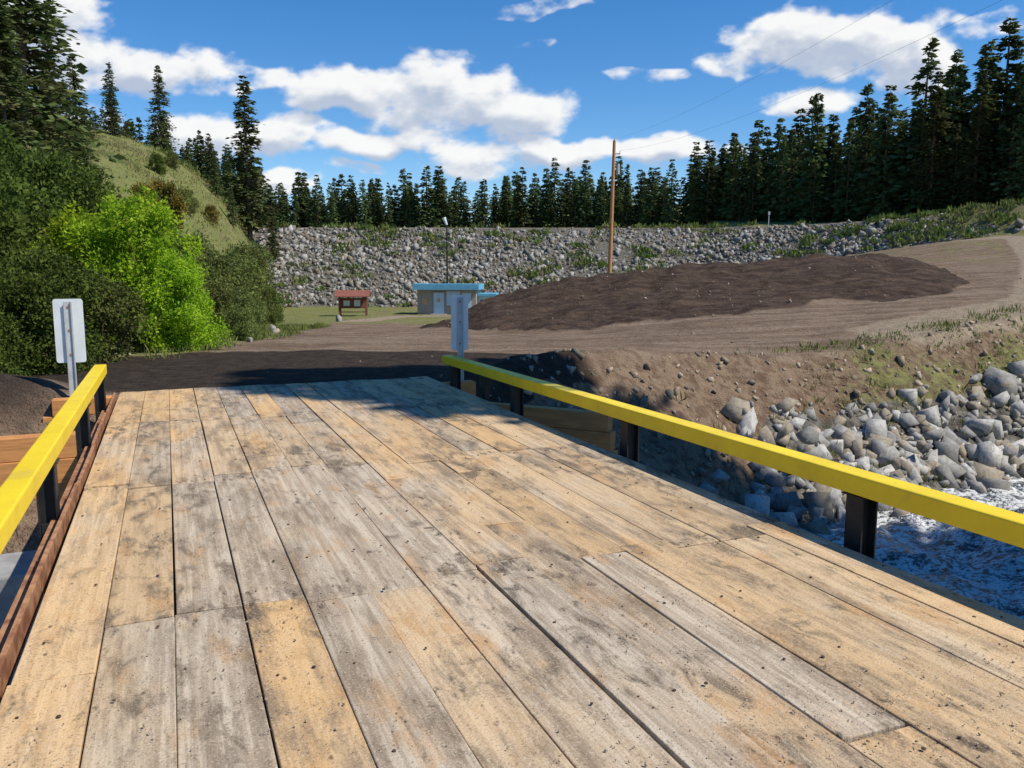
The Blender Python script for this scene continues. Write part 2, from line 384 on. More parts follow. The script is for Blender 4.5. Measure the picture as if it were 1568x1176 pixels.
# ---------------------------------------------------------------- river
wx=np.arange(-40,60,.25);wy=np.arange(-24,44,.25)
WX,WY=np.meshgrid(wx,wy)
wz=-3.5+fbm(WX*.6,WY*1.0,4,21)*.8+fbm(WX*2,WY*2.6,3,22)*.35
I=np.arange(WX.size).reshape(WX.shape)
Fw=np.stack([I[:-1,:-1],I[:-1,1:],I[1:,1:],I[1:,:-1]],-1).reshape(-1,4)
mk('river',np.c_[WX.ravel(),WY.ravel(),wz.ravel()],Fw,[M_water],smooth=True)

# ---------------------------------------------------------------- rocks
def hull(seed,n=0):
    r=np.random.default_rng(seed)
    cs=np.array([(a,b,c) for a in(-1,1) for b in(-1,1) for c in(-1,1)],float)
    p=cs*r.uniform(.35,.95,(8,3))
    if seed%3==0: p=p[r.permutation(8)[:6]]
    p=np.r_[p,r.normal(size=(n,3))*.4]
    p*=np.array([1.05,r.uniform(.55,.9),r.uniform(.4,.75)])
    bm=bmesh.new();[bm.verts.new(q) for q in p]
    bmesh.ops.convex_hull(bm,input=bm.verts)
    bmesh.ops.delete(bm,geom=[v for v in bm.verts if not v.link_faces],context='VERTS')
    bmesh.ops.triangulate(bm,faces=bm.faces)
    bm.verts.index_update()
    v=np.array([q.co[:] for q in bm.verts]);f=np.array([[q.index for q in fa.verts] for fa in bm.faces]);bm.free();return v,f
HV=[hull(i,1) for i in range(16)];HS=[hull(50+i,1) for i in range(8)]
def rotm(n,r,tilt=3.14):
    a=r.uniform(0,6.283,n);b=r.uniform(-tilt,tilt,n);c=r.uniform(-tilt,tilt,n)
    ca,sa,cb,sb,cc,sc=np.cos(a),np.sin(a),np.cos(b),np.sin(b),np.cos(c),np.sin(c)
    R=np.empty((n,3,3))
    R[:,0,0]=ca*cb;R[:,0,1]=ca*sb*sc-sa*cc;R[:,0,2]=ca*sb*cc+sa*sc
    R[:,1,0]=sa*cb;R[:,1,1]=sa*sb*sc+ca*cc;R[:,1,2]=sa*sb*cc-ca*sc
    R[:,2,0]=-sb;R[:,2,1]=cb*sc;R[:,2,2]=cb*cc
    return R
def scatter_rocks(name,P,S,mat,lib,parent=None,seed=0,tilt=3.14):
    r=np.random.default_rng(seed);R=rotm(len(P),r,tilt);k=r.integers(0,len(lib),len(P));VV=[];FF=[];o=0
    for j,(hv,hf) in enumerate(lib):
        m=np.where(k==j)[0]
        if len(m)==0: continue
        v=np.einsum('nij,vj->nvi',R[m],hv)*S[m][:,None,None]+P[m][:,None,:]
        f=hf[None]+(np.arange(len(m))*len(hv))[:,None,None]+o
        VV.append(v.reshape(-1,3));FF.append(f.reshape(-1,3));o+=v.shape[0]*v.shape[1]
    return mk(name,np.concatenate(VV),np.concatenate(FF),[mat],parent=parent)
n=52000;X=rng.uniform(-8,34,n);Y=rng.uniform(6,36,n);t=terrain(X,Y)
dx=t['d'];p=np.where(X>5.0,sstep(-1.0,-2.6,dx)*sstep(-7.5,-6,dx),sstep(-2.2,-3.2,t['z'])*sstep(-7,-5.5,dx)*.8)
k=rng.uniform(size=n)<p*.62
S=np.clip(rng.lognormal(-1.72,.5,k.sum()),.07,.46)
scatter_rocks('riverbank_rocks',np.c_[X[k],Y[k],t['z'][k]+S*.15],S,M_rock,HV,seed=1)
n=16000;X=rng.uniform(-2,30,n);Y=rng.uniform(12,34,n);t=terrain(X,Y)
p=sstep(.5,-.4,t['d'])*sstep(-4.5,-3,t['d'])
k=rng.uniform(size=n)<p*.55
S=np.clip(rng.lognormal(-3.1,.55,k.sum()),.015,.17)
scatter_rocks('bank_stones',np.c_[X[k],Y[k],t['z'][k]+S*.1],S,M_peb,HS,seed=2)
n=3600;X=rng.uniform(-12,30,n);Y=rng.uniform(14,60,n);t=terrain(X,Y)
k=(t['d']>.3)&(rng.uniform(size=n)<.06+.4*(t['d']<1.3)*(X>2)+.3*t['mm'])
S=np.clip(rng.lognormal(-3.5,.5,k.sum()),.012,.10)
scatter_rocks('road_stones',np.c_[X[k],Y[k],t['z'][k]+S*.05],S,M_peb,HS,seed=3)
n=66000;X=rng.uniform(-48,68,n);Y=rng.uniform(76,121,n);t=terrain(X,Y)
k=t['dam']&(t['dd']>2.6)&(~t['hill'])
dens=(.66+1.5*fbm(X*.10,Y*.3,4,31))*sstep(52,43,X)*sstep(1.5,5,t['dd']+fbm(X*.3,Y*.3,3,33)*5)
k&=rng.uniform(size=n)<dens
S=np.clip(rng.lognormal(-1.45,.45,k.sum()),.10,.7)
scatter_rocks('riprap',np.c_[X[k],Y[k],t['z'][k]+S*.05],S,M_damrock,HS,seed=4)

# ---------------------------------------------------------------- foliage builders
def kites(P,D,U,L,W):
    n=len(P);L=np.asarray(L)[:,None];W=np.asarray(W)[:,None]
    a=P;b=P+D*L*.45+U*W*.5;c=P+D*L;e=P+D*L*.45-U*W*.5
    V=np.stack([a,b,c,e],1).reshape(-1,3);F=np.arange(4*n).reshape(n,4);return V,F
def unit(v): return v/np.maximum(np.linalg.norm(v,axis=-1,keepdims=True),1e-9)
def merge(parts):
    VV=[];FF=[];MI=[];o=0
    for V,F,m in parts:
        V=np.asarray(V,float);F=np.asarray(F);VV.append(V);FF.append(F+o);MI.append(np.full(len(F),m));o+=len(V)
    return np.concatenate(VV),np.concatenate(FF),np.concatenate(MI)
def conifer(H,R,seed,lev,nbr,nc,per,cl,tb=.12,gap=.15,pw=.8,wk=(.3,.5)):
    r=np.random.default_rng(seed);Ps=[];Ds=[];Us=[];Ls=[];Ws=[];parts=[]
    tr=H*.014+.03;bend=r.normal(0,.012*H,2)
    def tx(t): return np.array([bend[0]*math.sin(t*3),bend[1]*math.sin(t*2.4),H*t])
    v,f=tube([tx(t) for t in np.linspace(0,1,9)],[tr*(1-t)**.8+.012 for t in np.linspace(0,1,9)],7);parts.append((v,f,0))
    for i in range(lev):
        t=tb+(1-tb)*((i+r.uniform(0,.9))/lev)
        lv=r.uniform(.75,1.15)
        for j in range(nbr):
            if r.uniform()<gap: continue
            az=r.uniform(0,6.283);t2=min(t+r.uniform(-.5,.5)/lev,.995)
            env=(1-t2)**pw*min(1,.55+(t2-tb)*3.5)
            rr=R*env*r.uniform(.55,1.2)*lv+.05*R
            dr=np.array([math.cos(az),math.sin(az)]);lift=.35*(t2-.45);dp=.28*(1-t2)+.08
            s=np.linspace(.22,1,nc)
            b0=tx(t2)
            px=b0[None]+np.c_[dr[0]*rr*s,dr[1]*rr*s,lift*rr*s-dp*rr*s*s]
            if rr>.6 and nc>4:
                bv,bf=tube([b0,px[nc//2],px[-1]],[.02+tr*.12,.015,.006],3);parts.append((bv,bf,0))
            for q in range(per):
                jit=r.normal(0,.10*rr+.04,(nc,3))*np.array([1,1,.4])
                sd=r.choice([-1,1],nc)[:,None]*r.uniform(.2,1.1,(nc,1))
                D=np.c_[dr[0]-dr[1]*sd[:,0],dr[1]+dr[0]*sd[:,0],r.uniform(-.5,.2,nc)]
                Ps.append(px+jit);Ds.append(D);Us.append(np.c_[-dr[1]+r.normal(0,.4,nc),dr[0]+r.normal(0,.4,nc),r.normal(0,.5,nc)])
                l=cl*r.uniform(.7,1.4,nc)*(.5+.6*env);Ls.append(l);Ws.append(l*r.uniform(*wk,nc))
    D=unit(np.concatenate(Ds));U=np.concatenate(Us);U=unit(U-D*(U*D).sum(1)[:,None])
    v,f=kites(np.concatenate(Ps),D,U,np.concatenate(Ls),np.concatenate(Ws));parts.append((v,f,1))
    return merge(parts)
def shrub(w,h,seed,nl,nleaf,ls,stems=9,lr=(.07,.16),top=.95):
    r=np.random.default_rng(seed);parts=[];C=[];RR=[]
    for i in range(nl):
        a=r.uniform(0,6.283);q=math.sqrt(r.uniform(0,1));zc=r.uniform(.05,top)
        e=math.sqrt(max(.05,1-(abs(zc-.38)/.64)**2))*r.uniform(.65,1.2)
        C.append((math.cos(a)*q*w*.5*e*.9,math.sin(a)*q*w*.5*e*.9,zc*h));RR.append(r.uniform(*lr)*min(w,h))
    C=np.array(C);RR=np.array(RR)
    for i in range(min(stems,nl)):
        c=C[i];b=np.array([r.normal(0,.06*w),r.normal(0,.06*w),-.15])
        v,f=tube([b,b*.5+c*.5+r.normal(0,.05*w,3),c],[.035*h/3,.025*h/3,.008],5);parts.append((v,f,0))
    k=r.integers(0,nl,nleaf);dv=unit(r.normal(size=(nleaf,3)))
    P=C[k]+dv*(RR[k]*r.uniform(.25,1.25,nleaf)**.7)[:,None]*np.array([1.,1.,1.3])
    P[:,2]=np.maximum(P[:,2],.02)
    D=unit(dv+r.normal(0,.7,(nleaf,3)));U=r.normal(size=(nleaf,3));U=unit(U-D*(U*D).sum(1)[:,None])
    L=ls*r.uniform(.6,1.4,nleaf);v,f=kites(P,D,U,L,L*.62);parts.append((v,f,1));return merge(parts)
LIB={}
def plant_mesh(key,data,mats):
    V,F,MI=data;me_o=mk(key,V,F,mats,MI);me=me_o.data;bpy.data.objects.remove(me_o);LIB[key]=me;return me
def place(name,key,x,y,s=1,rz=None,parent=None,sink=.1,sz=None):
    o=bpy.data.objects.new(name,LIB[key]);COL.objects.link(o)
    o.location=(x,y,gz(x,y)-sink);o.scale=(s,s,sz or s);o.rotation_euler=(0,0,random.uniform(0,6.28) if rz is None else rz)
    if parent:o.parent=parent
    return o
for i in range(4): plant_mesh(f'hero_conifer_{i}',conifer(18,[2.6,3.2,3.7,3.0][i],100+i,[46,42,42,38][i],8,7,3,.60,tb=[.1,.06,.04,.12][i],gap=[.2,.14,.08,.35][i],pw=[.75,.8,.9,.7][i],wk=(.35,.6)),[M_bark,M_con])
for i in range(8): plant_mesh(f'far_conifer_{i}',conifer(14,[2.5,2.9,2.0,3.1,2.6,2.2,2.9,1.8][i],200+i,26,8,4,2,.85,tb=.02,gap=.06,pw=[.9,.85,1.0,.95,.8,1.0,.85,.9][i],wk=(.4,.7)),[M_bark,M_confar])
plant_mesh('lime',shrub(3.4,3.9,5,120,24000,.10,24,(.05,.14)),[M_bark,M_lime])
for i in range(3): plant_mesh(f'green_{i}',shrub(4,4,20+i,90,14000,.14,12,(.05,.14)),[M_bark,M_green])
for i in range(2): plant_mesh(f'olive_{i}',shrub(4,3.6,30+i,80,9000,.15,14,(.05,.14)),[M_bark,M_olive])
plant_mesh('ochre',shrub(4,4,40,60,7000,.18,14,(.05,.13)),[M_bark,M_ochre])

for x,y,v,s in[(-34.9,112,0,1.2),(-43.6,106,1,.60),(-48.5,104,3,.47),(-39.8,112,2,.32),(-33.2,100,2,.26),(-36.5,104,1,.30),(-31.5,111,0,.4),(-46.5,100,2,.35),
   (-25.2,44,2,.98),(-28.5,46,1,1.0),(-26.0,51,2,.42),(-23.8,40,2,.55),(-27.5,40,1,1.05),(-22.6,35,1,.62),(-24.5,36,2,.8),(-32,60,2,.5),(-21,30,2,.6)]:
    place('pine_tree',f'hero_conifer_{v}',x,y,s)
for x,y,v,s in[(53.5,108,1,1.0),(59.5,97,1,1.15),(64,96,1,1.3),(57,104,0,.95),(61.5,101,1,1.2),(66,93,0,1.35)]:
    place('pine_tree',f'hero_conifer_{v}',x,y,s*.9,sz=s)
# trees on the near bank, outside the frame to the right; they shade the far end of the bridge
for x,y,v,s in[(14.0,6.7,1,1.5),(18.5,6.9,2,1.7),(22,9.4,0,1.7),(24,6.3,1,1.95)]:
    place('pine_tree',f'hero_conifer_{v}',x,y,s)
fp=empty('conifer_forest')
FRONT=[(-130,178),(-55,176),(-11,176),(27,162),(38,150),(46,126),(54,113),(60.5,100),(72,93),(120,80)]
FH=[11,11,11.5,13,14,15.5,18,20.5,20.5,20]
for row in range(7):
    for k in range(len(FRONT)-1):
        a=np.array(FRONT[k]);b=np.array(FRONT[k+1]);L=np.hypot(*(b-a));nn=max(1,int(L/(1.9+.25*row)))
        nrm=np.array([-(b-a)[1],(b-a)[0]])/L
        for j in range(nn):
            t=(j+random.random())/nn;p=a+(b-a)*t+nrm*(row*4.5+random.uniform(-2,2))
            H=(FH[k]+(FH[k+1]-FH[k])*t)*random.choice([.6,.72,.82,.9,.97,1.03,1.12,1.25])
            place('conifer',f'far_conifer_{random.randrange(8)}',p[0],p[1],H/14*random.uniform(.8,1.15),parent=fp,sink=.3,sz=H/14)
place('lime_shrub','lime',-9.3,20.6,.98,rz=1.)
place('lime_shrub','lime',-8.2,20.4,.62,rz=3.)
place('lime_shrub','lime',-10.8,21.4,.85,rz=4.4)
for x,y,k,s in[(-8.6,13.3,'green_0',.36),(-9.3,13.0,'green_2',.5),(-8.4,14.6,'green_1',.45),(-8.9,15.8,'green_0',.55),(-8.6,17.2,'olive_0',.5),(-10.3,14.6,'green_1',.72),(-10.6,16.8,'green_2',.78),(-12.3,18.5,'green_1',.9),(-13.5,21.5,'green_2',.95),(-12.2,15,'green_2',.8),(-14,25.5,'green_0',.95),(-16,26,'green_1',.8),
   (-11.6,24.5,'green_1',.7),(-11.3,28,'olive_0',.66),(-12.6,33,'olive_1',.75),(-14.0,39,'olive_0',.95),(-15.6,45,'olive_1',1.0),(-17.8,53,'olive_0',1.05),(-20.5,62,'olive_1',1.15),(-23,71,'olive_0',1.15),(-26,83,'olive_1',1.3),(-14.4,36,'olive_1',.8),(-16.4,42,'olive_0',.9),
   (-19,52,'olive_1',.75),(-23.5,57,'ochre',.8),(-21.8,50,'ochre',.7),(-25,62,'olive_0',.7),(-17,33,'green_1',.8),(-19.2,38,'green_2',.75),(-36,86,'green_1',.5),(-8.4,25.5,'olive_1',.32),(-10,31,'olive_0',.4),(-14,18.5,'green_1',1.0),(-13.5,16,'green_0',.9),(-30,84,'ochre',.5),(-38,95,'olive_0',.5),(-29,75,'olive_1',.6),(-17.5,28,'green_0',.8),
   (-10.4,26.5,'green_0',.42),(-10.9,30.5,'olive_1',.5),(-11.6,35,'olive_0',.5),(-12.7,38,'green_2',.45),(-12.3,30.2,'olive_1',.8),(-13.4,35.5,'green_0',.6),(-13.2,42,'olive_1',.45),(-14.6,48,'olive_0',.6),(-16.3,55,'green_1',.6),(-19,64,'olive_0',.7),(-9.3,23.4,'olive_0',.38)]:
    place('shrub',k,x,y,s)
def tufts(name,P,h,nb,mat,seed,spread=.12,wd=.03):
    r=np.random.default_rng(seed);n=len(P);PP=np.repeat(P,nb,0)+np.c_[r.normal(0,spread,(n*nb,2)),np.zeros(n*nb)]
    hh=np.repeat(h,nb)*r.uniform(.5,1.3,n*nb)
    D=unit(np.c_[r.normal(0,.45,(n*nb,2)),np.ones(n*nb)]);U=r.normal(size=D.shape);U[:,2]=0;U=unit(U-D*(U*D).sum(1)[:,None])
    v,f=kites(PP,D,U,hh,np.full(n*nb,wd)*np.repeat(h,nb)/.2);return mk(name,v,f,[mat])
n=38000;X=rng.uniform(-14,34,n);Y=rng.uniform(12,46,n);t=terrain(X,Y)
glp=np.interp(Y,[18,26,40,75],[-7.0,-7.2,-9.4,-13.4])
p=np.maximum(((X<glp)&(t['d']>.3)&(Y>16.5))*1.,.55*((X>7)&(t['d']<.9)&(t['d']>-5.0))+.10*((X>3)&(X<=7)&(t['d']<.2)&(t['d']>-3)))
p*=np.clip(.55+fbm(X*.5,Y*.5,3,41)*2.8,0,1)
k=rng.uniform(size=n)<p
tufts('grass',np.c_[X[k],Y[k],t['z'][k]+.02],rng.uniform(.07,.26,k.sum()),8,M_grass,1)
n=9000;X=rng.uniform(-48,66,n);Y=rng.uniform(78,121,n);t=terrain(X,Y)
k=t['dam']&(t['dd']>1.)&(rng.uniform(size=n)<np.clip(.05+fbm(X*.22,Y*.5,4,51)*2.6+.3*sstep(34,44,X),0.012,1))
tufts('dam_weeds',np.c_[X[k],Y[k],t['z'][k]+.1],rng.uniform(.3,.8,k.sum()),22,M_weed,2,.5,.075)
n=30000;X=rng.uniform(-60,-10,n);Y=rng.uniform(40,125,n);t=terrain(X,Y)
k=(t['hill'])&(rng.uniform(size=n)<np.clip(.3+fbm(X*.12,Y*.12,3,57)*2,0.02,1))
tufts('hill_grass',np.c_[X[k],Y[k],t['z'][k]],rng.uniform(.12,.42,k.sum()),7,M_hgrass,3,.3,.05)

# ---------------------------------------------------------------- bridge
BR=empty('timber_bridge',(0,0,0),YAW)
edges=np.linspace(-.70,3.83,15);edges[1:-1]+=rng.uniform(-.02,.02,13)
ends=[-7.3,-4.4,-1.5,1.4,4.3,7.2,10.06,12.9]
GO=[0,0,-.10,-.10,.03,.09,.09,-.02,.05,-.09,-.09,.10,.0,0]
pl=[]
for c in range(14):
    js=[]
    for i,e in enumerate(ends):
        if e in(-7.3,12.9): js.append(e);continue
        o=GO[(c+i*3)%14]*(1.5 if i%2 else 1)
        if random.random()<.09: o+=random.choice([-.75,.7,-.5])
        js.append(e+o+random.uniform(-.012,.012))
    for k in range(7):
        a,b=js[k],js[k+1];g1=random.choice([.001,.002,.003,.009]);x0,x1=edges[c]+g1,edges[c+1]-random.uniform(.001,.006)
        z=random.uniform(-.012,.002);tl=random.uniform(-.005,.005);sk=random.uniform(-.003,.003)
        v=boxv(x0,x1,a+.007,b-.007,-.08,z)
        v[4]=(x0+sk,a+.007,z+tl);v[5]=(x1+sk,a+.007,z-tl);v[6]=(x1-sk,b-.007,z-tl);v[7]=(x0-sk,b-.007,z+tl);pl.append(v)
boxes('deck_planks',pl,M_deck,BR,.005)
bv=[];bf=[]
for c in range(14):
    for y in np.arange(-.9,12.8,.725):
        for q in(.25,.75):
            if random.random()<.5: continue
            x=edges[c]+(edges[c+1]-edges[c])*q+random.uniform(-.02,.02);yy=y+random.uniform(-.04,.04);o=len(bv);rr=random.uniform(.005,.009)
            for z in(-.002,.0035):
                for k in range(6): bv.append((x+rr*math.cos(k*1.047),yy+rr*math.sin(k*1.047),z))
            bf.append(tuple(o+6+k for k in range(6)));bf+=[(o+k,o+(k+1)%6,o+6+(k+1)%6,o+6+k) for k in range(6)]
mk('bolt_heads',bv,bf,[M_bolt],parent=BR)
boxes('girders',[(x-.12,x+.12,-7.3,12.5,-.95,-.115) for x in(-.45,.9,2.25,3.6)]+[(x-.2,x+.2,-7.3,12.5,-1.0,-.952) for x in(-.45,.9,2.25,3.6)],M_black,BR)
boxes('cross_timbers',[(-.69,3.80,y,y+.1,-.114,-.083) for y in np.arange(-7,12.6,.725)],M_timber,BR)
st=[];y=-7.3
while y<12.6:
    L=random.uniform(1.2,2.2);a=random.uniform(-.012,.012);b=random.uniform(-.018,.018)
    v=boxv(-.765,-.738,y,min(y+L,12.75),-.12,.022);v=[(p[0]+(a if p[1]==y else b),p[1],p[2]+(0 if p[1]==y else random.uniform(-.01,.008))) for p in v];st.append(v);y+=L+.01
boxes('edge_angle',st,M_rust,BR,.003)
boxes('edge_angle_foot',[(-.88,-.768,-7.3,12.7,-.13,-.118)],M_rust,BR)
def rail(nm,xi,xo,za,zb):
    y0,y1=-7.3,12.45
    v=[(xi,y0,za-.13),(xo,y0,za-.13),(xo,y1,zb-.13),(xi,y1,zb-.13),(xi,y0,za),(xo,y0,za),(xo,y1,zb),(xi,y1,zb)]
    boxes(nm,[v],M_yel,BR,.012)
rail('guard_rail_left',-.97,-.82,.455,.445)
rail('guard_rail_right',3.95,4.12,.475,.385)
pb=[]
for y in(-4.6,-1.8,1.05,3.9,6.8,9.6,12.05):
    for x in(-.895,4.035):
        zt=.31 if x<0 else .335-(y+7.3)*.0046
        pb+=[(x-.06,x+.06,y-.008,y+.008,-.75,zt),(x-.065,x-.053,y-.07,y+.07,-.75,zt),(x+.053,x+.065,y-.07,y+.07,-.75,zt)]
        pb+=[(x-.05 if x<0 else 3.74,-.58 if x<0 else x+.05,y-.055,y-.043,-.62,-.14)]
        pb+=[(x-.09,x+.09,y-.09,y+.09,zt,zt+.008)]
boxes('rail_posts',pb,M_black,BR,.002)
boxes('rail_joint_plate',[(3.945,4.125,10.66,10.74,.10,.27),(4.0,4.07,10.66,10.74,-.5,.1)],M_black,BR)
boxes('abutment_timbers',[(-1.5,-.78,12.35,12.58,-.22,.0),(-1.62,-.78,12.36,12.59,-.5,-.225),(-4.2,-1.05,11.4,11.65,-.60,-.31),(-4.3,-.95,11.38,11.64,-.91,-.605),(-4.2,-.9,11.4,11.65,-1.22,-.915),(-4.2,-.9,11.4,11.65,-1.53,-1.225),(-.6,4.4,12.6,12.85,-1.8,-1.485),(-1.0,4.4,12.8,12.9,-1.4,-.12),(3.86,4.5,12.4,12.65,-.32,-.06)],M_timber,BR,.008)
ww=[]
a=Vector((4.55,12.5));b=Vector((6.0,10.75));dn=(b-a).normalized();nn=Vector((-dn.y,dn.x))
for i in range(3):
    z1=-.42-i*.29;z0=z1-.28;e=b+dn*(.05*i)
    p=[a,e,e+nn*.2,a+nn*.2];ww.append([(q.x,q.y,z0) for q in p]+[(q.x,q.y,z1) for q in p])
boxes('wing_wall_timbers',ww,M_timber,BR,.008)
boxes('concrete_footing',[(-2.6,-.9,9.2,10.0,-2.4,-1.3),(-2.4,-.95,7.6,8.4,-3.0,-1.9),(-1,4.3,11.4,12.4,-2.6,-1.05)],M_conc,BR,.03)
n=6000;X=rng.uniform(-.68,3.8,n);Y=np.abs(rng.normal(0,1,n))*2.6+1.2
cl=fbm(X*1.6,Y*.9,4,61)
k=(Y<12.8)&(rng.uniform(size=n)<np.clip(.10+cl*3,0.01,1));S=np.clip(rng.lognormal(-5.75,.42,k.sum()),.0015,.0075)
scatter_rocks('deck_gravel',np.c_[X[k],Y[k],S*.3],S,M_peb,HS,BR,seed=9)

# ---------------------------------------------------------------- hazard signs
def hazard_sign(lx,ly,zt,zb,w,post_bot):
    c,s=math.cos(YAW),math.sin(YAW);e=empty('traffic_sign',(lx*c-ly*s,lx*s+ly*c,0),YAW)
    r=.035;vs=[]
    for cx,cz,a0 in((w/2-r,zt-r,0),(-w/2+r,zt-r,90),(-w/2+r,zb+r,180),(w/2-r,zb+r,270)):
        for k in range(5):
            a=math.radians(a0+k*22.5);vs.append((cx+r*math.cos(a),cz+r*math.sin(a)))
    nv=len(vs);V=[(x,0,z) for x,z in vs]+[(x,.004,z) for x,z in vs]
    F=[tuple(range(nv)),tuple(range(2*nv-1,nv-1,-1))]+[(i,nv+i,nv+(i+1)%nv,(i+1)%nv) for i in range(nv)]
    mk('panel',V,F,[M_alu],parent=e)
    boxes('post',[(-.032,.032,-.012,-.008,post_bot,zt-.04),(-.034,-.030,-.036,-.0125,post_bot,zt-.04),(.030,.034,-.036,-.0125,post_bot,zt-.04),(-.05,-.0345,-.038,-.034,post_bot,zt-.04),(.0345,.05,-.038,-.034,post_bot,zt-.04)],M_galv,e)
    boxes('bolts',[(-.012,.012,-.022,-.0125,z,z+.024) for z in(zt-.12,zb+.1,(zt+zb)/2)],M_rust,e)
hazard_sign(-1.25,12.6,1.33,.47,.36,-1.)
hazard_sign(4.32,12.65,1.32,.43,.29,-.8)

# ---------------------------------------------------------------- utility poles + wires
def upole(x,y,top,lean):
    g=gz(x,y);e=empty('utility_pole',(x,y,0));v,f=tube([(0,0,g-.5),(lean*.5,0,(g+top)/2),(lean,0,top)],[.19,.16,.125],12)
    f=list(f)+[tuple(range(24,36))];mk('pole',v,f,[M_pole],parent=e)
    v,f=tube([(lean+.32,0,top-2.7),(lean+.32,0,top-1.9)],[.15,.15],10);f=list(f)+[tuple(range(10,20)),tuple(range(9,-1,-1))];mk('transformer',v,f,[M_galv],parent=e)
    boxes('insulators',[(lean-.04,lean+.04,-.04,.04,top,top+.2),(lean+.1,lean+.5,-.03,.03,top-1.1,top-1.0),(lean+.44,lean+.5,-.03,.03,top-.998,top-.8)],M_galv,e,.01)
upole(8.1,70,12.3,.3);upole(17.6,-21,13.5,0.)
VV=[];FF=[]
for z0,z1,zm,w in((12.4,13.6,10.6,.0),(11.5,12.4,9.1,.47)):
    pts=[]
    for k in range(33):
        t=k/32;p=Vector((8.4+w,70,z0)).lerp(Vector((17.6+w,-21,z1)),t);sag=((z0+z1)/2-zm)*4*t*(1-t);pts.append((p.x,p.y,p.z-sag))
    v,f=tube(pts,[.004]*33,5);o=len(VV);VV+=v;FF+=[tuple(i+o for i in q) for q in f]
mk('overhead_wires',VV,FF,[M_wire])

# ---------------------------------------------------------------- lamp post
lx,ly=-6.9,89;g=gz(lx,ly);e=empty('street_lamp',(lx,ly,g))
v,f=tube([(0,0,-.2),(0,0,4.5),(0,0,9.2)],[.11,.09,.07],8);mk('post',v,f,[M_black],parent=e)
v,f=tube([(0,0,9.2),(-.15,0,9.6),(-.3,0,9.95)],[.12,.16,.22],8);f=list(f)+[tuple(range(16,24))];mk('lamp_head',v,f,[M_alu],parent=e)

# ---------------------------------------------------------------- restroom building
M_wall=simple('block_wall',(.42,.38,.31),(.34,.30,.25),6,bump=.2)
M_wallb=simple('pale_blue_paint',(.45,.64,.74),(.54,.70,.78),3,bump=.05)
M_blue=simple('blue_roof',(.12,.38,.55),(.17,.46,.62),3,rough=.5,bump=.05)
M_glass=simple('dark_window',(.03,.04,.05),(.05,.06,.07),3,rough=.15,bump=0)
M_orange=simple('orange_notice',(.55,.28,.08),(.65,.5,.3),8,bump=0)
g=gz(-7,83)
B=empty('restroom_building',(-9.45,83,g),math.radians(-4))
boxes('walls',[(0,5.9,0,4.2,-.5,2.45)],M_wall,B)
boxes('roof',[(-.35,6.2,-.5,4.6,2.45,2.62)],M_black,B,.02)
boxes('roof_fascia',[(-.37,6.22,-.53,-.5,2.44,3.02),(-.37,-.34,-.5,4.62,2.44,3.02),(6.19,6.22,-.5,4.62,2.44,3.02),(-.34,6.19,-.5,4.6,2.64,2.98)],M_blue,B)
boxes('door',[(1.65,2.7,-.05,-.003,0,2.15),(4.5,5.4,-.05,-.003,0,2.15)],M_wallb,B)
boxes('door_frame',[(1.57,1.648,-.07,-.004,0,2.23),(2.702,2.78,-.07,-.004,0,2.23),(1.65,2.7,-.07,-.004,2.152,2.23)],M_conc,B)
boxes('panel_wall',[(2.95,4.3,-.04,-.003,.9,2.3)],M_wallb,B)
boxes('notices',[(.5,.95,-.03,-.003,1.0,1.6),(2.0,2.3,-.07,-.052,1.2,1.6)],M_orange,B)
boxes('step',[(1.4,3.0,-1.,-.08,-.2,.06)],M_conc,B,.02)
boxes('annex_walls',[(5.92,7.5,1.2,3.8,-.5,1.75)],M_wallb,B)
boxes('annex_roof',[(5.92,7.8,.8,4.2,1.752,2.05)],M_blue,B,.02)
boxes('annex_window',[(6.2,6.7,1.15,1.197,.6,1.4)],M_glass,B)
# ---------------------------------------------------------------- kiosk
M_kroof=simple('red_brown_roof',(.20,.07,.05),(.27,.10,.07),5)
M_kwood=simple('stained_wood',(.17,.07,.045),(.24,.11,.07),5)
g=gz(-15.3,80)
K=empty('notice_board',(-15.3,80,g),math.radians(6))
boxes('posts',[(x-.08,x+.08,y-.08,y+.08,-.3,1.95) for x in(-1.25,1.25) for y in(-.5,.5)],M_kwood,K)
rf=[]
for sy in(-1,1):
    p0=[(-1.65,0,2.5),(1.65,0,2.5),(1.65,sy*1.,1.93),(-1.65,sy*1.,1.93)]
    if sy<0: p0=p0[::-1]
    rf.append([(a,b,c-.07) for a,b,c in p0]+p0)
rf[0]=[(a,b-.003,c) for a,b,c in rf[0]]
boxes('roof',rf,M_kroof,K)
boxes('board',[(-1.17,1.17,-.04,.04,.75,1.75)],M_kwood,K)
boxes('papers',[(-.9,-.3,-.06,-.042,1.0,1.5),(.1,.7,-.06,-.042,.95,1.55)],M_alu,K)
boxes('bench',[(-1.15,1.15,-.45,-.1,.38,.45)],M_kwood,K)
for x,y,h in((35.5,116.5,2.2),(-37,113,2.)):
    g=gz(x,y);e=empty('marker_post',(x,y,g));boxes('post',[(-.05,.05,-.05,.05,-.3,h)],M_galv,e);boxes('plate',[(-.14,.14,-.09,-.062,h-.45,h)],M_galv,e)
for x,y,s in((-8.3,29,.32),(-9.5,33,.25),(-7.6,24,.16),(17.5,84,1.2),(19,86,.7),(-12.5,60,.4),(3,70,.4)):
    hv,hf=HV[random.randrange(12)];R=rotm(1,rng)[0]
    mk('boulder',hv@R.T*s,hf,[M_rock],loc=(x,y,gz(x,y)+s*.25))

